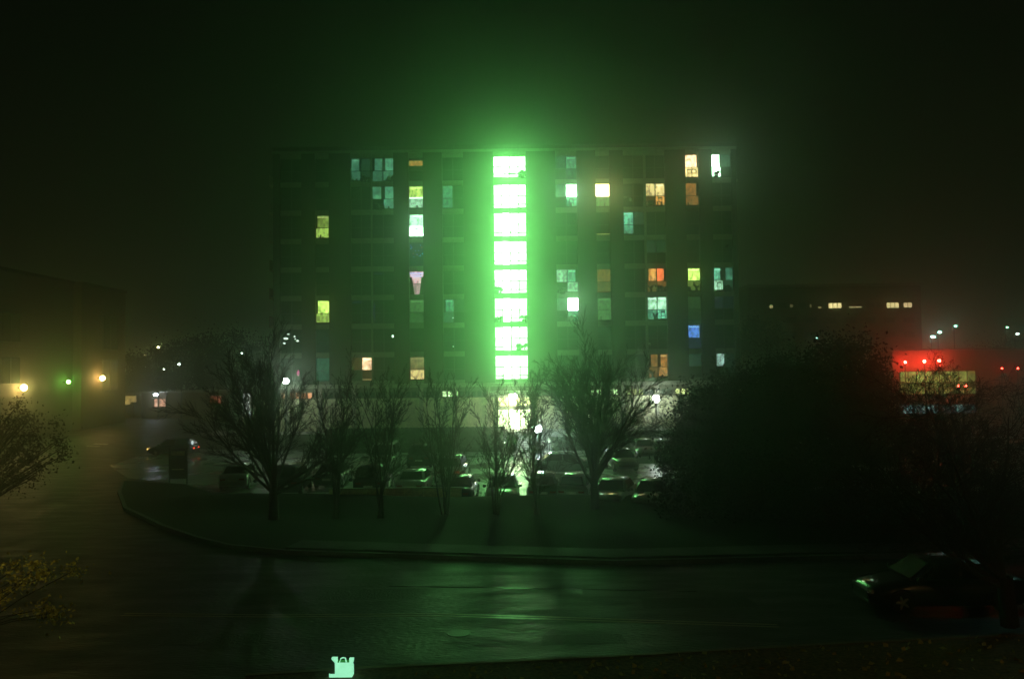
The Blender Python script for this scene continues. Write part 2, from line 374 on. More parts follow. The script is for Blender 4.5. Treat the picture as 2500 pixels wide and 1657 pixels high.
        if (r_, k) == (7, 'A'):
            for u, v, w_, g_ in ((.12, .62, .5, .14), (.3, .8, .25, .06), (.12, .42, .22, .1), (.62, .7, .1, .12), (.74, .52, .18, .14), (.66, .6, .08, .08)):
                TP(MB().ball((a+(b-a)*u+w_*.5, FY+.215, zb+WH*v), .5, 8, w_, g_*1.3), 'lamp_glint', glow((.8, 1, .85), 2.4), f).scale = (1, 1, 1)
        if (r_, k) == (8, 'A'): TP(MB().ball((b-.45, FY+.2, zb+.9), .3, 8, .45, 1.1), 'pink_lamp', glow((1, .12, .45), .6), f)
        if (r_, k) == (1, 'D'):
            TP(MB().box(a+t, b-t, FY+.2, FY+.235, zm+.04, zt-.82), 'blind', mat('drawn_blind', (.04, .035, .03), .9), f)
            TP(MB().box(a+t, b-t, FY+.2, FY+.235, zt-.3, zt-t), 'blind', mat('drawn_blind', (.04, .035, .03), .9), f)
        if (r_, k) in ((3, 'H'), (8, 'C')): TP(MB().box((a if k == 'H' else xm)+t, b-t, FY+.2, FY+.235, zb+.12, zb+.2), 'light_strip', glow(C['h'], .7), f)
        if (r_, k) == (6, 'C') or (r_, k) == (5, 'c'): TP(MB().box(a+.1, a+1.0, FY+.2, FY+.235, zt-.25, zt-.2), 'light_strip', glow((.1, .12, .7), .35), f)
        if (r_, k) == (6, 'c'):
            for j in range(9): TP(MB().box(a+.12+.03*math.sin(j), a+.16+.03*math.sin(j), FY+.2, FY+.23, zt-.4-j*.2, zt-.34-j*.2), 'fairy_light', glow((.35, .2, 1), .8), f)
        if (r_, k) == (7, 'c'): TP(MB().ball((b-.2, FY+.2, zb+1.6), .1, 8, 1, 1.4), 'small_lamp', glow((.7, 1, .8), 4), f)
        if (r_, k) in ((6, 'E'), (7, 'E')): TP(MB().ball((xm-.1, FY+.2, zb+.5), .07, 8), 'small_lamp', glow((.7, 1, .8), 3), f)
        for (rr, kk), items in {(1, 'K'): (('chair', .35), ('chair', .7)), (5, 'J'): (('plant', .2), ('plant', .55), ('bush', .75)), (2, 'J'): (('bush', .25), ('chair', .75)),
                                (2, 'G'): (('chair', .75),), (5, 'L'): (('bush', .75), ('chair', .3)), (6, 'J'): (('chair', .8), ('plant', .4)), (1, 'C'): (('bush', .7),), (1, 'c'): (('bush', .8),),
                                (5, 'K'): (('plant', .7),), (8, 'J'): (('plant', .2),), (1, 'L'): (('plant', .3),), (6, 'G'): (('chair', .2), ('bush', .6)), (5, 'G'): (('bush', .2),), (3, 'D'): (('chair', .5),), (2, 'c'): (('bush', .3),)}.items():
            if (rr, kk) == (r_, k):
                for kind, u in items: silhouette(f, a+(b-a)*u, FY+.2, zb+.05, kind)
# stairwell
SG = (.25, 1.0, .25)
for r_ in range(8):
    zt = row_top[r_]+.02; hgt = WH if r_ else 2.15
    zb = zt-hgt; a, b = SL+.03, SR-.03; w = b-a
    xs = [0, .25, .5, .76, 1]; zs = [0, .16, .52, 1]
    fr = MB().box(a, a+.05, FY+.1, FY+.2, zb, zt).box(b-.05, b, FY+.1, FY+.2, zb, zt)
    for u, tk in ((.25, .045), (.5, .065), (.76, .045)): fr.box(a+w*u-tk, a+w*u+tk, FY+.12, FY+.2, zb, zt)
    for u in (.16, .52): fr.box(a+.05, b-.05, FY+.125, FY+.195, zb+hgt*u-.045, zb+hgt*u+.045)
    fr.box(a+.05, b-.05, FY+.1, FY+.2, zt-.05, zt).box(a+.05, b-.05, FY+.1, FY+.2, zb, zb+.05)
    f = TP(fr, 'stairwell_window', mat('stair_frame', (.2, .24, .21), .5), label='tall gridded stairwell window glowing greenish white')
    for i in range(4):
        for j in range(3):
            st = 3.3*[3.6, 15, 5.0, 3.6][i]*(1.25 if j == 2 else .9)*(1.25 if r_ < 4 else .95)*random.uniform(.85, 1.15)
            TP(MB().box(a+w*xs[i]+.02, a+w*xs[i+1]-.02, FY+.14, FY+.17, zb+hgt*zs[j]+.02, zb+hgt*zs[j+1]-.02), 'pane', glow(SG, round(st, 1), .15, 1.5), f)
    if r_ in (4, 5): silhouette(f, a+.35, FY+.08, zb+.05, 'bush')
    if r_ in (5, 0): silhouette(f, b-.3, FY+.08, zb+.05, 'bush')
    if r_ == 6: silhouette(f, b-.6, FY+.08, zb+.1, 'bush')
    if r_ in (0, 2, 4): silhouette(f, (a+b)/2, FY+.08, zb+.05, 'bench')
# end balconies
for r_ in range(8):
    z = row_top[r_]-WH-.25
    for x0, x1 in ((XL-.62, XL-.01), (XR+.01, XR+.35)):
        o = TP(MB().box(x0, x1, FY+.6, FY+2.4, z, z+.16), 'balcony_slab', mat('balcony_concrete', (.34, .3, .2), .7))
        g_ = MB().box(x0, x0+.04, FY+.6, FY+2.4, z+.16, z+1.15)
        TP(g_, 'balcony_rail', mat('balcony_panel', (.3, .27, .18), .6), o)

# ------------------------------------------------------------------ podium, plaza, stairs
pod = empty('podium', (0, 84, 1.5), 'low stone podium with a row of tiny clerestory windows along the foot of the tower', 'building')
def PP(mb, name, m, parent=None, **k):
    mb.v = [(x, y-84, z-1.5) for x, y, z in mb.v]; return mb.build(name, m, parent or pod, **k)
PZ = at(1250, 934, 84).z; CZ0, CZ1 = at(1450, 964, 83.9).z, at(1450, 951, 83.9).z
PXL, PXR = at(590, 960, 84).x, at(1840, 960, 84).x
EL, ER = at(1213, 1000, 84).x, at(1300, 1000, 84).x
PP(MB().box(PXL-.6, PXR+.6, 83.3, 86.0, PZ-.35, PZ), 'roof_slab', mat('slab_edge', (.3, .3, .22), .7))
PP(MB().box(PXL, PXR, 84.05, 85.7, CZ0-.1, PZ-.35), 'clerestory_wall', mat('clere_wall', (.12, .1, .07), .8))
PP(MB().box(PXL, EL, 84.0, 85.7, 1.5, CZ0-.1), 'wall', PODIUM)
PP(MB().box(ER, PXR, 84.0, 85.7, 1.5, CZ0-.1), 'wall', PODIUM)
n = int((PXR-PXL)/3.3)
for i in range(n):
    x = PXL+1+i*3.3
    if EL-.8 < x < ER+.4: continue
    PP(MB().box(x, x+.35, 83.7, 83.99, 1.5, PZ-.352), 'column', mat('column_concrete', (.4, .37, .28), .7))
litc = {1085: 3, 1099: 3, 1113: 2, 1290: 0, 1432: .2, 1447: 3, 1462: 3.4, 1490: 1.6, 1503: 2.4, 1535: .8, 1549: .7, 1564: 1, 1654: 1.6, 1668: 1.8, 1682: 1.2, 1812: 1.4, 1825: .9, 693: -.7, 713: -.4, 727: -.7, 741: -.5, 756: -1.2}
used = set()
x = 605.0
cl_px = []
while x < 1830: 
    if not (1205 < x < 1305) and all(abs(x-k) > 12 for k in litc): cl_px.append((x, 0))
    x += 14.5
cl_px += list(litc.items())
for px, st in cl_px:
    x = at(px, 958, 84).x; lit = abs(st)
    m = glow((.62, 1, .45) if px < 1520 else (.8, .95, .35), lit) if st > 0 else (glow((1, .45, .2), lit) if st < 0 else GLASS)
    PP(MB().box(x-.2, x+.2, 84.0, 84.045, CZ0, CZ1), 'clerestory_window', m)
# lobby entrance
MBe = MB().box(EL, EL+.12, 83.75, 83.95, 1.5, CZ0).box(ER-.12, ER, 83.75, 83.95, 1.5, CZ0).box(EL+.12, ER-.12, 83.75, 83.95, CZ0-.15, CZ0)
for u in (.33, .66): MBe.box(EL+(ER-EL)*u-.05, EL+(ER-EL)*u+.05, 83.78, 83.93, 1.5, CZ0-.15)
MBe.box(EL+.12, ER-.12, 83.79, 83.92, 3.4, 3.75)
ent = PP(MBe, 'entrance', mat('entrance_frame', (.3, .28, .2), .5))
for i in range(3):
    a = EL+.12+(ER-EL-.24)*i/3; b = EL+.12+(ER-EL-.24)*(i+1)/3
    PP(MB().box(a+.04, b-.04, 83.96, 83.98, 3.76, CZ0-.16), 'transom_light', glow((.9, .95, .45), [2.5, 8, 3][i], .4, 3), ent)
    PP(MB().box(a+.04, b-.04, 83.96, 83.98, 1.52, 3.39), 'door_glass', glow((.8, 1, .55), [4, 13, 7][i], .3, 2), ent)
PP(MB().box(EL-.6, ER+.6, 81.6, 83.28, CZ0+.25, CZ0+.5), 'canopy', mat('canopy', (.3, .32, .25), .6))
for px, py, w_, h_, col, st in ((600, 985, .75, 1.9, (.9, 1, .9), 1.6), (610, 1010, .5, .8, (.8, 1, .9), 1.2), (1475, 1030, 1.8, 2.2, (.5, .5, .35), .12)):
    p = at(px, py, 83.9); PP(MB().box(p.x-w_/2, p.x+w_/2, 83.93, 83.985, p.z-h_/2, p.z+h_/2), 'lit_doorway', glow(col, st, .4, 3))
MB().box(-30, 24, 80, 86, -.1, 1.5).build('terrace', CONC, kind='structure')
st_ = empty('stairs', (0, 80, 0), 'concrete steps climbing from the parking lot to the bright entrance', 'stairs')
sx0, sx1 = at(1233, 1080, 78).x, at(1306, 1080, 78).x
for i in range(9):
    MB().box(sx0, sx1, -(i+1)*.52+.02, -i*.52, -.05, 1.5-(i+1)*.155).build('step', CONC, st_)
for sx in (sx0-.25, sx1+.03):
    rl = MB().tube([(sx+.1, -.1, 2.4), (sx+.1, -4.9, .95)], .03, 6).tube([(sx+.1, -4.8, -.05), (sx+.1, -4.8, .98)], .03, 6).tube([(sx+.1, -.2, 1.4), (sx+.1, -.2, 2.38)], .03, 6)
    rl.build('handrail', PMETAL, st_)
def leafbox(name, x0, x1, y0, y1, z0, z1, label, n=3500, leaf=.09, m=None):
    """clipped hedge: inner body plus real leaves over its faces"""
    o = empty(name, ((x0+x1)/2, y0, 0), label, 'hedge'); ox, oy = (x0+x1)/2, y0
    MB().box(x0+.1-ox, x1-.1-ox, .1, y1-y0-.1, z0, z1-.1).build('branches', HEDGE, o)
    rg = np.random.default_rng(int(abs(x0)*10)); A = (x1-x0)
    P = np.stack([rg.uniform(x0-ox, x1-ox, n), rg.uniform(0, y1-y0, n), rg.uniform(z0, z1, n)], 1)
    half = rg.random(n) < .5; P[half, 1] = rg.uniform(-.05, .1, half.sum()); P[~half, 2] = z1-rg.uniform(0, .12, (~half).sum())
    leaves('leaves', P, leaf, rg, m or HEDGE, o); return o
def leaves(name, P, size, rg, m, parent=None, aspect=.6, **k):
    n = len(P); d = rg.normal(size=(n, 3)); d /= np.linalg.norm(d, axis=1)[:, None]
    e = rg.normal(size=(n, 3)); e -= (e*d).sum(1)[:, None]*d; e /= np.linalg.norm(e, axis=1)[:, None]
    s = size*rg.uniform(.6, 1.4, (n, 1)); V = np.stack([P-d*s, P+e*s*aspect, P+d*s, P-e*s*aspect], 1).reshape(-1, 3)
    me = bpy.data.meshes.new(name); me.vertices.add(4*n); me.vertices.foreach_set('co', V.astype('f').ravel())
    me.loops.add(4*n); me.loops.foreach_set('vertex_index', np.arange(4*n, dtype='i'))
    me.polygons.add(n); me.polygons.foreach_set('loop_start', np.arange(0, 4*n, 4, dtype='i')); me.polygons.foreach_set('loop_total', np.full(n, 4, dtype='i'))
    me.update(); me.validate(); me.materials.append(m)
    o = bpy.data.objects.new(name, me); COL.objects.link(o); o.parent = parent
    for a, b in k.items(): o[a] = b
    return o
hx = at(1232, 1060, 77).x
leafbox('clipped_hedge', at(800, 1060, 77).x, hx, 76.2, 78.5, 0, at(1000, 1047, 76.5).z, 'long dark clipped hedge left of the entrance steps', 9000)
leafbox('clipped_hedge', at(1430, 1060, 78).x, at(1512, 1060, 78).x, 77.4, 79.5, 0, at(1470, 1036, 77.5).z, 'square dark hedge block right of the entrance behind the spreading tree', 2500)
leafbox('clipped_hedge', at(1345, 1060, 77).x, at(1428, 1060, 77).x, 76.6, 78.6, 0, at(1390, 1070, 76.6).z, 'low hedge between the entrance steps and the square hedge block', 2000)
leafbox('clipped_hedge', at(1515, 1060, 77).x, at(1720, 1060, 77).x, 76.8, 78.3, 0, at(1600, 1064, 77).z, 'low dark hedge below the terrace railing on the right', 4000)
bs = empty('round_shrub', (at(1248, 1100, 74.5).x, 74.5, 0), 'rounded dark shrub beside the foot of the entrance steps', 'shrub')
rg = np.random.default_rng(5); q = rg.normal(size=(2500, 3)); q /= np.linalg.norm(q, axis=1)[:, None]; q *= rg.uniform(.6, 1, (2500, 1))*np.array([.55, .55, .95]); q[:, 2] += .95
leaves('leaves', q, .07, rg, HEDGE, bs); MB().ball((0, 0, .95), .45, 10, 1, 1.9).build('branches', HEDGE, bs)
# terrace railing on the right
ra, rb = at(1535, 1016, 80.3).x, at(1655, 1016, 80.3).x
rl = empty('terrace_railing', ((ra+rb)/2, 80.3, 1.5), 'pale metal railing on the terrace below the bright wall lamp', 'railing')
w = (rb-ra)/2
for z in (1.25, 1.05, .3, .45, .15): MB().box(-w, w, -.03, .03, z, z+.06).build('rail_bar', PMETAL, rl)
for i in range(9): MB().box(-w+i*w/4-.02, -w+i*w/4+.02, -.02, .02, 0, 1.25).build('post', PMETAL, rl)

# ------------------------------------------------------------------ lamps
def globe_lamp(px, py, Y, zg, r, col, st, label, group=None, post=True, name='lamp_post'):
    p = at(px, py, Y); o = empty(name, (p.x, p.y, zg), label, 'lamp', group); H = p.z-zg
    MB().ball((0, 0, H), r, 12).build('globe', glow(col, st*3), o, smooth=True)
    if post:
        MB().tube([(0, .0, 0), (0, .0, H-r*.9)], [.08, .05], 8).build('post', DMETAL, o)
        MB().tube([(0, 0, 0), (0, 0, .25)], [.16, .12], 8).build('base', DMETAL, o)
        MB().tube([(0, 0, H+r*.8), (0, 0, H+r*1.05)], [r*.5, r*.1], 8).build('cap', DMETAL, o)
    else:
        MB().box(-.06, .06, r*.8, r*1.6, H-.1, H+.1).build('bracket', DMETAL, o)
    return o
globe_lamp(1253, 966, 82.6, 1.5, .36, (1, .95, .7), 40, 'brightest white lamp hanging at the entrance under the canopy', post=False, name='entrance_lamp')
globe_lamp(1313, 1046, 76, 0, .34, (.75, .95, 1), 48, 'bright blue white lamp post beside the entrance steps')
globe_lamp(1299, 1040, 79.5, 1.5, .13, (.8, 1, .9), 12, 'small low lamp at the top of the entrance steps')
globe_lamp(1602, 973, 82.5, 1.5, .36, (.85, 1, .9), 22, 'bright white lamp above the terrace railing right of the tower centre')
globe_lamp(698, 930, 80, 0, .28, (.8, 1, .85), 40, 'white lamp post seen through the big bare tree on the left')
globe_lamp(1438, 1013, 80.5, 1.5, .1, (1, .95, .7), 8, 'tiny warm lamp above the square hedge block')
for px, py in ((1327, 1084), (1341, 1076)):
    p = gnd(px, py+24); o = empty('bollard_light', (p.x, p.y, 0), 'pale lit bollard to the '+('left' if px < 1335 else 'right')+' of its pair beside the entrance steps', 'bollard', 'bollard lights by the steps')
    MB().tube([(0, 0, 0), (0, 0, .75)], .09, 8).build('post', CONC, o); MB().tube([(0, 0, .76), (0, 0, 1.15)], [.12, .1], 10).build('light_head', glow((.8, .95, .75), 2.2), o)
for px, py in ((1233, 1080), (1246, 1083)):
    p = at(px, py, 75.3); o = empty('path_light', (p.x, p.y, 0), 'small path light '+('left of' if px < 1240 else 'on')+' the shrub at the steps', 'lamp')
    MB().tube([(0, 0, 0), (0, 0, p.z-.08)], .03, 6).build('post', DMETAL, o); MB().ball((0, 0, p.z), .09, 8).build('globe', glow((.8, 1, .75), 6), o)

# ------------------------------------------------------------------ building on the left
LX = -45.5
lb = empty('brick_building', (LX, 85, 1.5), 'dark windowless looking brick building on the left with yellow and green wall lamps', 'building')
def LP(mb, name, m, parent=None, **k):
    mb.v = [(x-LX, y-85, z-1.5) for x, y, z in mb.v]; return mb.build(name, m, parent or lb, **k)
yf = onx(287, 850, LX).y; ym = onx(199, 850, LX+.9).y; zt = onx(287, 715, LX).z
DBR = brick_mat('dark_brick', (.09, .05, .03), (.07, .04, .028), (.1, .08, .06))
LP(MB().box(LX-18, LX, 50, ym, .5, zt), 'wall', DBR)
LP(MB().box(LX-18, LX+.9, ym, yf, .5, zt-.1), 'wing_wall', DBR)
LP(MB().box(LX-18.1, LX+.12, 49.9, ym-.01, zt+.002, zt+.3), 'roof_edge', DMETAL)
LP(MB().box(LX-18.1, LX+1.02, ym+.01, yf+.1, zt-.098, zt+.25), 'roof_edge', DMETAL)
for y0, y1, z0, z1, xx in ((62, 67, 10.5, 13.2, LX), (70, 74.6, 10.3, 13, LX), (75.8, 78.8, 10.3, 13, LX), (70, 74.6, 6.5, 9, LX), (75.8, 78.8, 6.5, 9, LX), (yf-5.5, yf-2, 10, 13.8, LX+.9), (yf-5.5, yf-2, 5.5, 9, LX+.9)):
    f = LP(MB().box(xx+.005, xx+.07, y0, y1, z0, z1), 'window', FRAME)
    nn = max(2, int((y1-y0)/1.3)); d = (y1-y0)/nn
    for i in range(nn): LP(MB().box(xx+.075, xx+.09, y0+i*d+.06, y0+(i+1)*d-.06, z0+.08, z1-.08), 'pane', GLASS, f)
for z in (5.2, 9.7, 14.2): LP(MB().box(LX+.005, LX+.08, 50, ym-.01, z, z+.2), 'string_course', DBR)
def wall_lamp(px, py, X, r, col, st, label):
    p = onx(px, py, X+.55); o = empty('wall_lamp', p, label, 'lamp', 'lamps on the left building')
    MB().ball((0, 0, 0), r, 12).build('globe', glow(col, st*2.4), o, smooth=True)
    MB().box(-.54, -r*.8, -.05, .05, -.06, .06).build('bracket', DMETAL, o)
wall_lamp(58, 946, LX, .27, (1, .72, .22), 68, 'big yellow wall lamp at the far left of the brick building')
wall_lamp(167, 932, LX, .17, (.25, 1, .12), 46, 'small green wall lamp in the middle of the brick building')
wall_lamp(250, 923, LX+.9, .25, (1, .62, .18), 61, 'orange yellow wall lamp near the right corner of the brick building')

# ------------------------------------------------------------------ trees
def tubes_np(name, segs, m, parent, k=3):
    A = np.array([s[0] for s in segs], dtype='f'); B = np.array([s[1] for s in segs], dtype='f'); r0 = np.array([s[2] for s in segs], dtype='f'); r1 = np.array([s[3] for s in segs], dtype='f')
    d = B-A; d /= np.linalg.norm(d, axis=1)[:, None]+1e-9; up = np.where(np.abs(d[:, 2:3]) < .9, np.array([[0, 0, 1.]]), np.array([[1., 0, 0]]))
    u = np.cross(d, up); u /= np.linalg.norm(u, axis=1)[:, None]+1e-9; w = np.cross(d, u); n = len(A)
    V = np.zeros((n, 2*k, 3), 'f')
    for j in range(k):
        a = 2*math.pi*j/k; o = math.cos(a)*u+math.sin(a)*w; V[:, j] = A+o*r0[:, None]; V[:, k+j] = B+o*r1[:, None]
    idx = []
    for j in range(k): idx += [j, (j+1) % k, k+(j+1) % k, k+j]
    Fi = (np.arange(n)[:, None]*2*k+np.array(idx)[None]).astype('i').ravel(); nf = n*k
    me = bpy.data.meshes.new(name); me.vertices.add(n*2*k); me.vertices.foreach_set('co', V.ravel()); me.loops.add(nf*4); me.loops.foreach_set('vertex_index', Fi)
    me.polygons.add(nf); me.polygons.foreach_set('loop_start', np.arange(0, nf*4, 4, dtype='i')); me.polygons.foreach_set('loop_total', np.full(nf, 4, dtype='i')); me.update(); me.validate()
    me.materials.append(m); o = bpy.data.objects.new(name, me); COL.objects.link(o); o.parent = parent; return o
def grow(out, p, d, L, r, lvl, rnd, P):
    n = 5 if lvl < 2 else 3; pts = [p]; dd = d.copy(); rr = r
    kids = P['kids'][lvl] if lvl < len(P['kids']) else 0
    for i in range(n):
        dd = (dd+Vector((rnd.gauss(0, P['wob']), rnd.gauss(0, P['wob']), rnd.gauss(0, P['wob'])+P['up']))).normalized()
        q = pts[-1]+dd*L/n; r2 = max(P['rmin'], r*(1-.8*(i+1)/n)); out[0 if lvl < 1 else 1].append((tuple(pts[-1]), tuple(q), rr, r2)); pts.append(q); rr = r2
        if kids:
            nk = kids//n+(1 if rnd.random() < (kids % n)/n else 0)
            for _ in range(nk if i > 0 or lvl else 0):
                ax = Vector((rnd.gauss(0, 1), rnd.gauss(0, 1), rnd.gauss(0, 1))).cross(dd).normalized()
                ang = R(rnd.uniform(*P['ang'])); nd = (dd*math.cos(ang)+ax*math.sin(ang)).normalized()
                grow(out, pts[-2].lerp(q, rnd.random()), nd, L*rnd.uniform(*P['len'])*(1-.35*i/n), max(P['rmin'], r2*.6), lvl+1, rnd, P)
def bare_tree(px, pyb, Y, top_py, halfw, style, label, seed, name='bare_tree', group=None, lean=0, zb=None, fan=(.2, .5, .8, 1.1, 1.4)):
    rnd = random.Random(seed); b = at(px, pyb, Y); zb = b.z if zb is None else zb; H = at(px, top_py, Y).z-zb; o = empty(name, (b.x, Y, zb), label, 'tree', group)
    out = [[], []]
    if style == 'vase':
        P = dict(kids=[10, 9, 7], wob=.055, up=.012, ang=(12, 36), len=(.36, .6), rmin=.009); th = H*.2; nl = 15; tr = .22
        out[0].append(((0, 0, -.2), (0, 0, th*.5), tr*1.25, tr)); out[0].append(((0, 0, th*.5), (0, 0, th), tr, tr*.9))
        for i in range(nl):
            az = 2.4*i+rnd.uniform(-.2, .2); sp = math.atan2(halfw, H*.82)*fan[i % len(fan)]*rnd.uniform(.9, 1.1)
            d = Vector((math.sin(sp)*math.cos(az), math.sin(sp)*math.sin(az), math.cos(sp))); L = (H-th)*rnd.uniform(.66, .84)*(.62+.38*math.cos(sp))
            grow(out, Vector((0, 0, th*rnd.uniform(.6, 1))), d, L, tr*.42, 0, rnd, P)
    elif style == 'upright':
        P = dict(kids=[11, 9, 7], wob=.075, up=.045, ang=(14, 40), len=(.26, .42), rmin=.007); nl = 7
        for i in range(nl):
            az = rnd.uniform(0, 6.28); sp = math.atan2(halfw, H)*rnd.uniform(.2, .95)
            d = Vector((math.sin(sp)*math.cos(az), math.sin(sp)*math.sin(az), math.cos(sp)))
            grow(out, Vector((rnd.uniform(-.15, .15), rnd.uniform(-.15, .15), -.1)), d, H*rnd.uniform(.72, .88), .055, 0, rnd, P)
    else:
        P = dict(kids=[8, 7, 6, 3], wob=.13, up=.015, ang=(25, 65), len=(.38, .62), rmin=.006); nl = 9; tr = .19
        out[0].append(((0, 0, -.3), (lean*.1, 0, 1.0), tr*1.2, tr))
        for i in range(nl):
            az = math.pi*(1 if lean < 0 else 0)+rnd.uniform(-1.7, 1.7) if lean else rnd.uniform(0, 6.28)
            sp = R(rnd.uniform(15, 62)); d = Vector((math.sin(sp)*math.cos(az), math.sin(sp)*math.sin(az), math.cos(sp)))
            grow(out, Vector((lean*.1, 0, rnd.uniform(.5, 1))), d, H*rnd.uniform(.55, .75), .085, 0, rnd, P)
    tubes_np('trunk', out[0], BARK, o, 6); tubes_np('crown', out[1], BARK, o, 3)
    return o
bare_tree(668, 1262, 41.5, 820, 4.3, 'vase', 'big bare tree with limbs fanning from a short trunk in front of the black hatchback', 3, fan=(.25, 1.6, .8, 1.95, 1.3))
bare_tree(1452, 1240, 42.5, 835, 4.2, 'vase', 'big bare tree spreading over the lot right of the entrance steps', 14, fan=(.2, .6, .9, 1.15, .45))
for px, hw, top, sd, lab in ((820, 1.2, 880, 21, 'slim bare tree right of the big fan shaped tree'), (930, 1.3, 905, 22, 'slim bare tree in front of the black suv'), (1088, 1.35, 905, 23, 'bushy topped bare tree between the pale sedan and the black car'),
                         (1211, 1.25, 908, 24, 'many stemmed bare tree just left of the entrance steps'), (1312, 1.2, 895, 25, 'many stemmed bare tree in front of the bright lamp post')):
    bare_tree(px, 1262, 41.8, top, hw, 'upright', lab, sd, group='slim bare trees on the lawn')
bare_tree(2465, 1500, 23, 830, 3, 'spread', 'near bare tree with thick leaning limbs at the right edge', 31, lean=-1)
bare_tree(2230, 1300, 36, 850, 2, 'spread', 'bare tree before the red lit building', 33)
bare_tree(2350, 1360, 31, 862, 3, 'spread', 'bare tree between the red lit building and the near leaning tree', 37)
bare_tree(1765, 1180, 46, 850, 3, 'spread', 'bare twiggy tree poking out of the dense dark trees on their left side', 38)
bare_tree(1930, 1180, 47, 800, 3, 'spread', 'bare twiggy tree poking out between the two tallest dark crowns', 39)
def leafy(name, px, Y, blobs, n, leaf, m, label, zg, seed, trunk=.15, group=None, cat='tree', off=0):
    """blobs: (px, py, rx_px, ry_px) crown lobes at distance Y"""
    b = at(px+off, 1000, Y); o = empty(name, (b.x, Y, zg), label, cat, group); rg = np.random.default_rng(seed); s = F_PX/Y; Q = []
    tot = sum(r[2]*r[3] for r in blobs); seg = []
    for bx, by, rx, ry in blobs:
        cc = at(bx, by, Y); nn = int(n*rx*ry/tot); ncl = max(6, nn//90)
        cd = rg.normal(size=(ncl, 3)); cd /= np.linalg.norm(cd, axis=1)[:, None]; cd *= rg.uniform(.25, 1, (ncl, 1))**.6
        R3 = np.array([rx/s, rx/s, ry/s]); cp = cd*R3
        pts = cp[rg.integers(0, ncl, nn)]+rg.normal(size=(nn, 3))*R3*rg.choice([.1, .16, .24], (nn, 1))
        Q.append(pts+np.array([cc.x-b.x, 0, cc.z-zg]))
        base = Vector((0, 0, max(.3, (cc.z-zg-ry/s)*.7)))
        for i in range(min(ncl, 12)): e = Vector(cp[i])+Vector((cc.x-b.x, 0, cc.z-zg)); seg.append((tuple(base), tuple(base.lerp(e, .5)+Vector((0, 0, .1))), trunk*.5, trunk*.25)); seg.append((tuple(base.lerp(e, .5)+Vector((0, 0, .1))), tuple(e), trunk*.25, .01))
        seg.append(((0, 0, -.2), tuple(base), trunk, trunk*.6))
    tubes_np('trunk', seg, BARK, o, 5); leaves('crown', np.concatenate(Q), leaf, rg, m, o); return o
G = 'dense dark trees right of the tower'
leafy('dense_tree', 1725, 47, [(1735, 1035, 95, 100), (1700, 1130, 90, 85)], 22000, .09, DLEAF, 'leftmost dense dark tree right of the terrace railing', .3, 41, group=G)
leafy('dense_tree', 1840, 50, [(1850, 985, 95, 95), (1800, 1080, 120, 110), (1910, 930, 50, 60)], 26000, .1, DLEAF, 'tall dense dark tree between the tower and the round topped tree', 0, 42, group=G)
leafy('dense_tree', 2050, 48, [(2050, 915, 110, 95), (2120, 985, 80, 75), (1975, 975, 90, 90), (2010, 1090, 180, 110), (2150, 1090, 80, 90)], 36000, .1, DLEAF, 'widest round topped dark tree left of the red glow', 0, 43, group=G)
leafy('dark_shrub', 1900, 41, [(1820, 1190, 170, 80), (2000, 1200, 180, 80), (1705, 1215, 100, 55)], 26000, .08, DLEAF, 'broad dark shrubbery below the dense trees', .3, 44, cat='shrub')
leafy('leafy_tree', 10, 27, [(10, 1000, 60, 70), (70, 1060, 75, 70), (20, 1130, 110, 80), (100, 1110, 60, 60)], 5500, .04, mat('olive_leaf', (.04, .038, .015), .6, scale=4, var=.4), 'near leafy tree at the left edge in front of the yellow lamp', 0, 45, off=-110)
leafy('yellow_leaved_shrub', 60, 22, [(40, 1380, 90, 60), (120, 1440, 100, 75), (20, 1460, 60, 45)], 900, .05, YLEAF, 'near shrub with scattered yellow green leaves at the lower left', 0, 46, trunk=.04, cat='shrub', off=-130)
leafy('green_shrub', 2215, 44, [(2213, 1245, 22, 28)], 900, .06, mat('bright_leaf', (.08, .16, .03), .6), 'small green shrub beside the white car at the right', 0, 47, trunk=.04, cat='shrub')
for i, (px, py, rx, ry, Y) in enumerate(((425, 885, 62, 55, 112), (500, 870, 55, 60, 116), (570, 880, 60, 65, 112), (635, 890, 45, 60, 104), (330, 905, 45, 40, 118))):
    lab = ['dark round tree behind the left road', 'hazy tree between the round tree and the tower', 'hazy tree left of the tower corner', 'dark tree against the tower left corner', 'small hazy tree beside the brick building'][i]
    leafy('background_tree', px, Y, [(px, py, rx, ry), (px+10, py+45, rx*.9, 45)], 9000, .13, DLEAF, lab, 1.0, 60+i, group='background trees on the left')
for i, (px, py, rx, ry, Y) in enumerate(((1860, 850, 60, 70, 120), (2390, 905, 80, 60, 190), (2480, 860, 60, 35, 190))):
    leafy('background_tree', px, Y, [(px, py, rx, ry)], 7000, .16, DLEAF, ['hazy tree just right of the tower', 'low tree behind the red lit building', 'tree below the floodlight at the right edge'][i], 0, 70+i, group='background trees on the right')

# ------------------------------------------------------------------ low wall before the cars and the sign
w0, w1, w2 = at(812, 1190, 46.4), at(1128, 1190, 45.9), 0
lw = empty('low_wall', ((w0.x+w1.x)/2, 46.1, 0), 'low pale wall between the lawn and the front row of cars', 'wall')
cx = (w0.x+w1.x)/2; L_ = w1.x-w0.x; nb = 7
for i in range(nb):
    a = w0.x+L_*i/nb-cx; b = w0.x+L_*(i+1)/nb-cx-.015
    MB().box(a, b, -.6+.0, -.38, -.02, 1.02).build('wall_panel', mat('wall_ochre', (.55, .45, .2), .7, scale=5), lw)
MB().box(-L_/2-.03, L_/2+.03, -.64, -.34, 1.022, 1.07).build('coping', mat('wall_cap', (.25, .22, .12), .6), lw)
p = at(435, 1165, 56.5)
sg = empty('lot_sign', (p.x, 56.5, 0), 'dark rectangular sign board with a pale header strip left of the parked cars', 'sign')
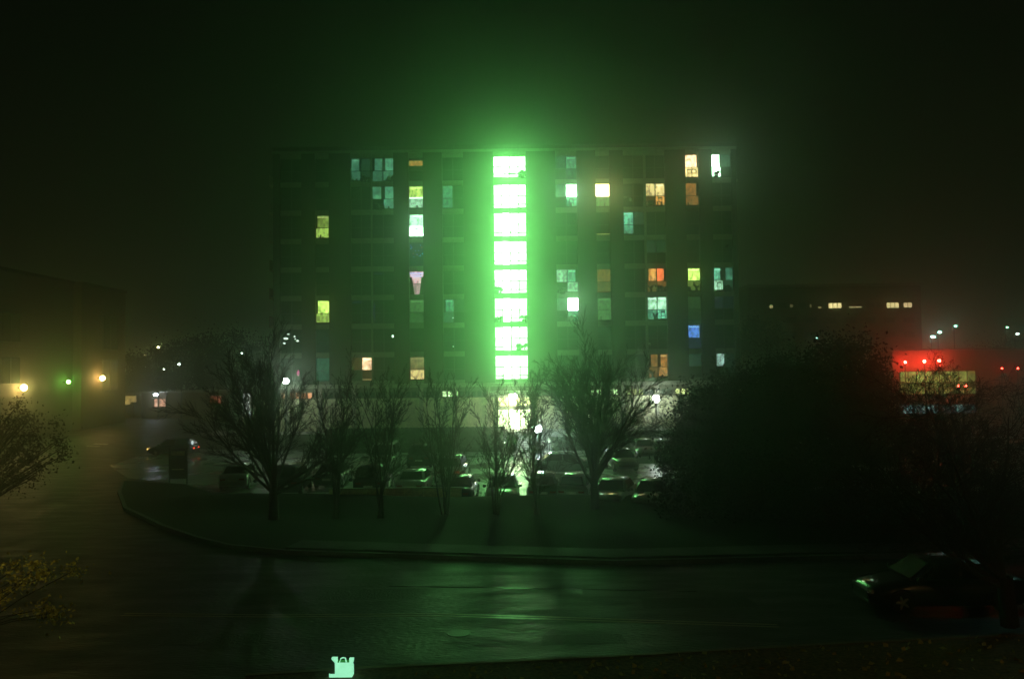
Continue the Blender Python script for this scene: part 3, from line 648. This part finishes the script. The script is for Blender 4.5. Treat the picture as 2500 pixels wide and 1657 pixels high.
s = F_PX/56.5; zt_ = at(435, 1095, 56.5).z; wd = 40/s/2
MB().box(-wd, wd, -.06, .06, .35, zt_).build('board', mat('sign_board', (.02, .025, .02), .5), sg, bevel=.01)
MB().box(-wd+.1, wd-.1, -.075, -.062, zt_-.45, zt_-.15).build('header_strip', mat('sign_header', (.8, .8, .5), .5), sg)
MB().box(-wd+.15, wd-.15, -.075, -.062, .95, 1.0).build('text_line', mat('sign_header', (.5, .5, .3), .5), sg)
for x in (-wd-.04, wd+.04): MB().box(x-.04, x+.04, -.04, .04, -.1, zt_+.1).build('post', DMETAL, sg)

# ------------------------------------------------------------------ cars
def ring_loft(mb, rings):
    base = len(mb.v); k = len(rings[0])
    for r_ in rings: mb.v += r_
    for i in range(len(rings)-1):
        for j in range(k):
            a = base+i*k+j; b = base+i*k+(j+1) % k; mb.f.append((a, b, b+k, a+k))
    mb.f.append(tuple(base+j for j in range(k))[::-1]); e = base+(len(rings)-1)*k; mb.f.append(tuple(e+j for j in range(k)))
def make_car(x, y, rz, kind, paint, label, group=None, z=None, tail=0, head=0, glint=0):
    o = empty('parked_car', (x, y, h(x, y) if z is None else z), label, 'car', group, rz)
    pm = mat('paint_'+paint, {'silver': (.42, .44, .42), 'white': (.75, .76, .74), 'black': (.012, .012, .013), 'grey': (.12, .13, .13), 'green': (.10, .16, .12), 'blue': (.03, .05, .08)}[paint], .28, metal=.35 if paint in ('silver', 'grey') else 0, coat=1, scale=2, var=.06)
    if kind == 'suv': Ln, Wd, belt, roof, xr0, xr1, xf1, xf0, hood = 4.6, .93, 1.08, 1.72, -2.15, -1.95, .55, 1.15, 1.05
    elif kind == 'hatch': Ln, Wd, belt, roof, xr0, xr1, xf1, xf0, hood = 4.1, .87, .95, 1.50, -1.95, -1.55, .45, 1.15, .90
    elif kind == 'van': Ln, Wd, belt, roof, xr0, xr1, xf1, xf0, hood = 4.9, .98, 1.15, 1.95, -2.4, -2.3, 1.0, 1.65, 1.1
    else: Ln, Wd, belt, roof, xr0, xr1, xf1, xf0, hood = 4.7, .90, .95, 1.45, -1.75, -1.05, .45, 1.25, .88
    hl = Ln/2; deck = belt if kind != 'sedan' else .98
    def ring(X, hw, zl, zt): return [(X, -hw*.9, zl), (X, -hw, zl+.14), (X, -hw*1.0, zt-.16), (X, -hw*.9, zt-.03), (X, -hw*.5, zt+.015), (X, hw*.5, zt+.015), (X, hw*.9, zt-.03), (X, hw, zt-.16), (X, hw, zl+.14), (X, hw*.9, zl)]
    mb = MB(); ring_loft(mb, [ring(-hl, Wd*.8, .42, deck-.22), ring(-hl+.06, Wd*.93, .28, deck-.08), ring(-hl+.35, Wd, .22, deck), ring(xr0+.2, Wd, .2, belt), ring(0, Wd, .2, belt), ring(xf0-.1, Wd, .2, belt-.01), ring(hl-.6, Wd*.98, .22, hood-.05), ring(hl-.2, Wd*.92, .25, hood-.14), ring(hl-.03, Wd*.8, .32, hood-.25), ring(hl, Wd*.72, .4, hood-.34)])
    mb.build('body', pm, o, smooth=False).data.shade_smooth()
    # cabin
    wb, wt = Wd*.93, Wd*.72; cab = MB()
    B4 = [Vector((xr0, -wb, belt-.03)), Vector((xf0, -wb, belt-.03)), Vector((xf0, wb, belt-.03)), Vector((xr0, wb, belt-.03))]
    T4 = [Vector((xr1, -wt, roof)), Vector((xf1, -wt, roof)), Vector((xf1, wt, roof)), Vector((xr1, wt, roof))]
    cab.v = [tuple(v) for v in B4+T4]; cab.f = [(3, 2, 1, 0), (4, 5, 6, 7), (0, 1, 5, 4), (1, 2, 6, 5), (2, 3, 7, 6), (3, 0, 4, 7)]
    cab.build('cabin', pm, o, bevel=.07, smooth=True)
    gm = mat('car_glass', (.01, .012, .012), .06, spec=.8)
    def panel(nm, a, b, c_, d, u0, u1, v0, v1, off=.02):
        nrm = (b-a).cross(d-a).normalized()
        def P(u, v): return (a.lerp(b, u)).lerp(d.lerp(c_, u), v)+nrm*off
        pts = [P(u0, v0), P(u1, v0), P(u1, v1), P(u0, v1)]; q = MB(); q.v = [tuple(t) for t in pts]+[tuple(t-nrm*.015) for t in pts]
        q.f = [(0, 1, 2, 3), (7, 6, 5, 4), (0, 4, 5, 1), (1, 5, 6, 2), (2, 6, 7, 3), (3, 7, 4, 0)]; return q.build(nm, gm, o)
    panel('windscreen', B4[1], B4[2], T4[2], T4[1], .07, .93, .1, .9); panel('rear_window', B4[3], B4[0], T4[0], T4[3], .09, .91, .15, .88)
    for a, b, c_, d in ((B4[0], B4[1], T4[1], T4[0]), (B4[2], B4[3], T4[3], T4[2])):
        panel('side_window', a, b, c_, d, .08, .48, .12, .88); panel('side_window', a, b, c_, d, .52, .90, .12, .88)
    for sx in (-hl+.85, hl-.85):
        for sy in (-1, 1):
            wr = .33; t = MB(); ring = [(.0, .5), (.02, .92), (.06, 1), (.18, 1), (.22, .92), (.22, .5)]; kk = 18
            for dx, rr in ring:
                for j in range(kk): a = 2*math.pi*j/kk; t.v.append((sx+wr*rr*math.cos(a), sy*(Wd+.015-dx), wr+wr*rr*math.sin(a)))
            for i in range(len(ring)-1):
                for j in range(kk): a = i*kk+j; b = i*kk+(j+1) % kk; t.f.append((a, b, b+kk, a+kk))
            ty = t.build('wheel', RUBBER, o)
            m2 = MB(); m2.tube([(sx, sy*(Wd+.005), wr), (sx, sy*(Wd-.06), wr)], wr*.2, 10)
            for j in range(5): a = 2*math.pi*j/5; m2.tube([(sx, sy*(Wd-.0), wr), (sx+wr*.6*math.cos(a), sy*(Wd-.01), wr+wr*.6*math.sin(a))], .04, 5)
            m2.build('rim', PMETAL, ty)
            ar = MB(); ar.tube([(sx+wr*1.14*math.cos(a), sy*(Wd+.004), wr+wr*1.14*math.sin(a)) for a in [math.pi*j/10 for j in range(11)]], .035, 5); ar.build('wheel_arch', RUBBER, o)
    tl = glow((1, .06, .03), tail) if tail else mat('tail_lens', (.25, .01, .01), .15)
    hd = glow((1, .65, .15), head) if head else mat('head_lens', (.5, .52, .5), .08, metal=.5)
    for sy in (-1, 1):
        MB().box(-hl-.005, -hl+.12, sy*Wd*.62-.17, sy*Wd*.62+.17, deck-.36, deck-.22).build('tail_light', tl, o, bevel=.02)
        MB().box(hl-.24, hl-.02, sy*Wd*.62-.16, sy*Wd*.62+.16, hood-.36, hood-.22).build('headlight', hd, o, bevel=.03)
        MB().box(xf0-.35, xf0-.15, sy*(Wd+.08)-.09, sy*(Wd+.08)+.09, belt-.02, belt+.13).build('wing_mirror', pm, o, bevel=.03)
    MB().box(-hl-.03, -hl+.02, -.26, .26, .55, .67).build('number_plate', mat('plate', (.6, .6, .55), .3), o)
    MB().box(hl-.02, hl+.015, -.5, .5, .38, .52).build('grille', mat('grille', (.02, .02, .02), .3, metal=.5), o)
    MB().box(-hl-.04, -hl+.1, -Wd*.78, Wd*.78, .34, .48).build('bumper', pm, o, bevel=.04)
    MB().box(hl-.12, hl+.03, -Wd*.7, Wd*.7, .24, .36).build('bumper', pm, o, bevel=.04)
    return o
GR = 'cars parked in the front row behind the lawn'
def front_car(px, roof_py, rz, kind, paint, label, rh, **k):
    # distance from where the roof line shows
    d = ray(px, roof_py); t = (rh-EYE)/d.z; make_car(d.x*t, d.y*t+1.6, R(rz), kind, paint, label, GR, **k)
NB, NF = 90, -90   # rear toward the camera, nose toward the camera
front_car(563, 1137, NB+8, 'sedan', 'silver', 'pale silver sedan at the left end of the front row', 1.45)
front_car(695, 1137, NB+3, 'suv', 'black', 'black hatchback behind the trunk of the big left tree', 1.72)
front_car(803, 1134, NB, 'sedan', 'green', 'grey green sedan behind the slim tree, left of the black suv', 1.45)
front_car(903, 1137, NB, 'suv', 'black', 'square black suv behind the left end of the low wall', 1.72)
front_car(1006, 1150, NB-2, 'sedan', 'silver', 'light sedan with a dark rear window behind the low wall', 1.45)
front_car(1118, 1166, NB-3, 'sedan', 'black', 'black car at the right end of the low wall', 1.45)
front_car(1226, 1168, NF, 'sedan', 'black', 'dark car with a shining windscreen right behind the many stemmed tree', 1.45)
front_car(1330, 1160, NB-4, 'hatch', 'grey', 'dark rounded hatchback right of the car with the shining windscreen', 1.50)
front_car(1415, 1160, NB-14, 'hatch', 'silver', 'grey angled hatchback left of the big right tree trunk', 1.50)
front_car(1508, 1176, NF-18, 'sedan', 'green', 'dark car with glinting bonnet just right of the big right tree trunk', 1.45)
front_car(1608, 1178, NF-18, 'sedan', 'grey', 'grey car half hidden at the left foot of the dark shrubbery', 1.45)
G2 = 'cars parked in the second row'
def row2(px, py, Y, rz, kind, paint, label, **k): p = at(px, py, Y); make_car(p.x, Y, R(rz), kind, paint, label, G2, **k)
row2(939, 1100, 64, NF, 'van', 'white', 'white van facing the camera behind the black suv')
row2(1105, 1100, 57, NB-4, 'suv', 'white', 'white suv with a red tail lamp behind the black car', tail=.35)
row2(1030, 1090, 66, NB, 'suv', 'black', 'black suv between the white van and the white suv')
row2(1380, 1090, 60, 3, 'sedan', 'green', 'long dark sedan side on behind the big right tree')
row2(1515, 1090, 62, NF+8, 'hatch', 'green', 'pale green hatchback right of the big right tree, in the second row')
row2(1570, 1080, 71, NF, 'sedan', 'grey', 'grey sedan deep in the lot below the hedge')
row2(1615, 1080, 71, NB, 'sedan', 'black', 'black sedan deep in the lot at the edge of the dark trees')
p = gnd(414, 1113, .1); mv = make_car(p.x, p.y+.8, R(180), 'hatch', 'blue', 'dark car side on turning out of the lot with one amber headlight', tail=3, head=5, z=.1)
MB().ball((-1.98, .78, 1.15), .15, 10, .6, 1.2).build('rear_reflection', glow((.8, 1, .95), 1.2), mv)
p = at(2150, 1240, 45); make_car(p.x, 45, R(NF+25), 'van', 'white', 'white van half hidden by the shrubbery at the right', z=.0)
p = at(2310, 1372, 25.5); make_car(p.x, 26, R(180), 'sedan', 'black', 'black car side on at the kerb under the leaning bare tree', z=0)

# ------------------------------------------------------------------ glowing box at the kerb
p = gnd(838, 1650, .135); s = F_PX/p.y
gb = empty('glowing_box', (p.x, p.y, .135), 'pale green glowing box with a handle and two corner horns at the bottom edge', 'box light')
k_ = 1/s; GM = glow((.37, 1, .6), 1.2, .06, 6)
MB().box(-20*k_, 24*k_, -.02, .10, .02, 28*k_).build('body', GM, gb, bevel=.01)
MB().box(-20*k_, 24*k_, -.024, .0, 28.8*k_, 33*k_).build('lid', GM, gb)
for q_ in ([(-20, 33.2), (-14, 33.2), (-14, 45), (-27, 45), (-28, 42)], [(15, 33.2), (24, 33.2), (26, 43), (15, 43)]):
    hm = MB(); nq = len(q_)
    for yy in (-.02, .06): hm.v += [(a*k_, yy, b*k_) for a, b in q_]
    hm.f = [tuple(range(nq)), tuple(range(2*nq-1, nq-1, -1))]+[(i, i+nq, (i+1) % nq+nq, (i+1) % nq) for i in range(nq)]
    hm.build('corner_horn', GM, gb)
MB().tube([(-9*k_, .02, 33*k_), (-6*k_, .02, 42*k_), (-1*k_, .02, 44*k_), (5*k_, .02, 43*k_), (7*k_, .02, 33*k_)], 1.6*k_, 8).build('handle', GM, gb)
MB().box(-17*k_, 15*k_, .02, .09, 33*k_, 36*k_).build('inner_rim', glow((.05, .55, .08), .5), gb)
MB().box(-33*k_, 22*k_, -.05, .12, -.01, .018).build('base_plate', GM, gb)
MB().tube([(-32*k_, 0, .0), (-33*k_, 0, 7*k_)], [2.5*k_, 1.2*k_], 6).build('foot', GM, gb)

# ------------------------------------------------------------------ far buildings and lamps on the right
BY = 150
fb = empty('distant_block', (at(2060, 900, BY).x, BY, 0), 'distant dark building with one lit row of windows right of the tower', 'building')
ox = fb.location.x
def FB(mb, n, m, par=None): mb.v = [(x-ox, y-BY, z) for x, y, z in mb.v]; return mb.build(n, m, par or fb)
x0, x1 = at(1830, 800, BY).x, at(2250, 800, BY).x; zt = at(2000, 700, BY).z
FB(MB().box(x0, x1, BY, BY+15, 0, zt), 'wall', mat('far_wall', (.14, .11, .08), .8)); FB(MB().box(x0-.3, x1+.3, BY-.3, BY+15.3, zt, zt+.5), 'roof_edge', CONC)
def fwin(pa, pb, py0, py1, nn, col, st):
    a = at(pa, py0, BY).x; b = at(pb, py0, BY).x; z1 = at((pa+pb)/2, py0, BY).z; z0 = at((pa+pb)/2, py1, BY).z
    f = FB(MB().box(a-.1, b+.1, BY-.06, BY-.01, z0-.1, z1+.1), 'window', FRAME); d = (b-a)/nn
    for i in range(nn): FB(MB().box(a+i*d+.05, a+(i+1)*d-.05, BY-.1, BY-.065, z0, z1), 'pane', glow(col, st, .3, 3) if st else GLASS, f)
YW = (1, .85, .35)
fwin(2022, 2054, 740, 752, 3, YW, 2.2); fwin(2164, 2194, 739, 751, 3, YW, 1.8); fwin(2205, 2226, 739, 750, 2, (1, .75, .35), 1.3)
fwin(2072, 2103, 748, 751, 2, YW, .7); fwin(1996, 2005, 749, 752, 1, YW, .6); fwin(1878, 1887, 745, 752, 1, YW, .6); fwin(1928, 1936, 743, 750, 1, YW, .15); fwin(1976, 1981, 743, 750, 1, YW, .15)
for px in (1900, 1950, 2115, 2140): fwin(px, px+18, 740, 751, 2, YW, 0)
for row in (775, 810, 845):
    for px in range(1870, 2230, 48): fwin(px, px+26, row, row+13, 3, YW, 0)
RY = 105
rb_ = empty('low_red_building', (at(2350, 900, RY).x, RY, 0), 'low building washed with red light above a glowing yellow green window band', 'building'); ox2 = rb_.location.x
def RB(mb, n, m, par=None, **k): mb.v = [(x-ox2, y-RY, z) for x, y, z in mb.v]; return mb.build(n, m, par or rb_, **k)
x0, x1 = at(2180, 900, RY).x, at(2620, 900, RY).x; zt = at(2300, 856, RY).z; zc = at(2300, 905, RY).z; zw = at(2300, 962, RY).z
RB(MB().box(x0, x1, RY, RY+10, 0, zt), 'wall', mat('rusty_wall', (.28, .17, .12), .8)); RB(MB().box(x0-.2, x1+.2, RY-.8, RY+10, zt, zt+.25), 'roof_edge', CONC)
xa, xb = at(2195, 900, RY).x, at(2380, 900, RY).x
f = RB(MB().box(xa, xb, RY-.1, RY-.01, zw, zc), 'window_band', FRAME); n = 9
for i in range(n):
    d = (xb-xa)/n
    for j in range(2):
        hz = (zc-zw)/2
        RB(MB().box(xa+i*d+.06, xa+(i+1)*d-.06, RY-.14, RY-.105, zw+j*hz+.06, zw+(j+1)*hz-.06), 'pane', glow((.55, .8, .16), 1.3*[.35, .45, .6, .4, .5, .35, .3, .3, .2][i]*(1 if j else .55), .5, 1.5), f)
f = RB(MB().box(xa-.2, xb+2, RY-.1, RY-.01, at(2250, 1012, RY).z, at(2250, 985, RY).z), 'shop_window', FRAME)
for i in range(6):
    d = (xb-xa)/6; RB(MB().box(xa+i*d+.1, xa+(i+1)*d-.1, RY-.14, RY-.105, at(2250, 1008, RY).z, at(2250, 988, RY).z), 'pane', glow((.35, .75, .7), [.7, .5, 1.0, .15, .3, .2][i], .6, 2), f)
for i, (px, py, r_, st) in enumerate(((2210, 884, .14, 80), (2257, 882, .17, 80), (2293, 880, .17, 80), (2446, 899, .1, 10), (2485, 899, .1, 10), (2340, 942, .12, 14), (2358, 942, .12, 14), (2102, 938, .1, 10))):
    YY = RY-1.1; p = at(px, py, YY); lab = ['leftmost red lamp on the low red lit building', 'middle one of three bright red lamps', 'rightmost of the three bright red lamps', 'left lamp of the red pair at the right edge', 'red lamp closest to the right edge', 'left lamp of the low red pair on the window band', 'right lamp of the low red pair on the window band', 'lone dim red lamp in the dark trees'][i]
    o = empty('red_lamp', (p.x, YY, 0), lab, 'lamp', 'red lamps on the low building')
    MB().ball((0, 0, p.z), r_, 10).build('lens', glow((1, .05, .03), st*4), o); MB().tube([(0, .05, 0), (0, .05, p.z-r_)], .05, 6).build('post', DMETAL, o)
    MB().box(-r_*.6, r_*.6, -r_*.6, r_*.6, p.z+r_*.9, p.z+r_*1.3).build('hood', DMETAL, o)
def street_lamp(px, py, Y, zg, r, col, st, label, group='far lot lamps'):
    p = at(px, py, Y); o = empty('street_lamp', (p.x, Y, zg), label, 'street lamp', group); H = p.z-zg
    MB().tube([(0, .8, 0), (0, .8, H+.1), (0, .5, H+.4), (0, .1, H+.35)], [.12, .08, .07, .06], 8).build('post', DMETAL, o)
    MB().box(-.3, .3, -.3, .3, H+.22, H+.36).build('lamp_head', DMETAL, o)
    MB().ball((0, 0, H), r, 10, 1.3, .7).build('bulb', glow(col, st*2.2), o)
CY = (.45, 1, .85)
street_lamp(2278, 822, 170, 0, .32, CY, 24, 'lower left cyan lamp of the close pair above the red glow')
street_lamp(2294, 811, 190, 0, .3, CY, 18, 'upper right cyan lamp of the close pair above the red glow')
street_lamp(2333, 796, 200, 0, .26, (.3, 1, .7), 14, 'single cyan lamp highest above the red glow')
street_lamp(2459, 799, 200, 0, .24, (.3, 1, .5), 10, 'greenish lamp near the right edge')
street_lamp(2484, 815, 150, 0, .2, (.7, 1, .85), 14, 'pale lamp casting a beam at the right edge')
street_lamp(1994, 825, 140, 0, .12, CY, 8, 'faint lamp glinting over the dense dark trees')
street_lamp(357, 893, 125, 1.8, .3, (.75, .9, 1), 26, 'bluish white lamp behind the road on the left')
street_lamp(353, 868, 150, 1.8, .2, (1, .8, .35), 8, 'small yellow lamp above the bluish white one')
street_lamp(387, 848, 120, 1.8, .16, (1, .9, .4), 26, 'yellow lamp among twigs left of the background trees')
street_lamp(380, 963, 105, 1.8, .22, (.7, .85, 1), 20, 'low bluish lamp over the far side of the road')
street_lamp(437, 889, 105, 1.8, .12, (.8, 1, .85), 12, 'tiny lamp in front of the round dark tree')
street_lamp(400, 901, 105, 1.8, .08, (.8, 1, .85), 10, 'tiniest lamp at the left of the round dark tree')
street_lamp(590, 862, 100, 1.0, .1, (.7, 1, .8), 10, 'tiny lamp just left of the tower corner')
street_lamp(1818, 952, 88, 0, .07, (.9, 1, .5), 3, 'tiny lamp right of the tower foot')
street_lamp(290, 928, 108, 1.8, .12, (.85, 1, .8), 6, 'small lamp beside the corner of the brick building')
street_lamp(-150, 1120, 21, 0, .16, (1, .8, .25), 42, 'unseen warm street lamp added beyond the left edge to light the yellow leaves', None)  # added out of view, stands in for the light on the yellow leaves
street_lamp(2620, 900, 28, 0, .14, (.4, 1, .8), 50, 'unseen cool street lamp added beyond the right edge to light the parked car roof', None)  # added lamp outside the frame, puts cool light on the car roof
o = empty('lamp_post', (15, 9, 0), 'unseen warm lamp post added beside the camera to light the leaf strewn verge', 'lamp')  # unseen lamp added to give the verge and its leaves warm light
MB().tube([(0, 0, 0), (0, 0, 5.85)], [.08, .05], 8).build('post', DMETAL, o); MB().ball((0, 0, 6), .16, 10).build('globe', glow((1, .55, .16), 300), o)
# bare tree lit by the yellow lamp, and low buildings behind the road
bare_tree(375, 985, 118, 838, 3.4, 'spread', 'far bare tree lit from inside by a yellow lamp', 35)
bare_tree(310, 985, 120, 885, 3.0, 'spread', 'small bare tree lit white beside the brick building', 36)
for pa, pb, py0, py1, Y, col, lab, wins in ((290, 328, 966, 1003, 108, (.3, .2, .07), 'small ochre hut beside the brick building', ((306, 978, (1, .7, .2), .6), (320, 972, (1, .7, .2), .4))),
                                  (345, 560, 958, 1005, 106, (.16, .12, .07), 'long low building behind the road with two lit windows', ((391, 983, (1, .55, .35), 1.0), (527, 975, (1, .3, .15), .35)))):
    a, b = at(pa, 980, Y).x, at(pb, 980, Y).x; z0 = 1.0; z1 = at((pa+pb)/2, py0, Y).z; o = empty('low_building', ((a+b)/2, Y, 1), lab, 'building'); cx = (a+b)/2
    MB().box(a-cx, b-cx, 0, 8, -.5, z1-1).build('wall', mat('low_wall_%d' % pa, col, .8), o); MB().box(a-cx-.3, b-cx+.3, -.3, 8.3, z1-1, z1-.8).build('roof', CONC, o)
    for px, py, cc, st in wins:
        p = at(px, py, Y); f = MB().box(p.x-cx-.75, p.x-cx+.75, -.06, -.005, p.z-1-.55, p.z-1+.55).build('window', FRAME, o)
        for i in (0, 1): MB().box(p.x-cx-.68+i*.7, p.x-cx-.02+i*.7, -.09, -.062, p.z-1.48, p.z-.52).build('pane', glow(cc, st, .4, 3), f)

# fallen leaves on the near verge
rg = np.random.default_rng(9); n = 900; P = np.stack([rg.uniform(-3, 16, n), rg.uniform(17.5, 24, n), np.full(n, .15)], 1)
P = P[P[:, 1] < 20.3+(P[:, 0]+3.4)*.147]
o = leaves('fallen_leaves', P, .075, rg, mat('fallen_leaf', (.45, .36, .08), .6, var=.4), aspect=.8); o['kind'] = 'stuff'; tag(o, 'scattered yellow fallen leaves on the dark verge nearest the camera', 'leaves')

# ------------------------------------------------------------------ haze
hz = MB().box(-640, 640, -70, 640, -1.2, 33).build('haze', None, kind='stuff')
m = bpy.data.materials.new('haze'); m.use_nodes = True; N = m.node_tree.nodes; N.clear(); o_ = N.new('ShaderNodeOutputMaterial'); v = N.new('ShaderNodeVolumePrincipled')
v.inputs['Color'].default_value = (.85, 1, .82, 1); v.inputs['Density'].default_value = HAZE_DENSITY; v.inputs['Anisotropy'].default_value = HAZE_G
m.node_tree.links.new(v.outputs[0], o_.inputs['Volume']); hz.data.materials.append(m)
tag(hz, 'thin night fog that carries the green glow', 'haze')
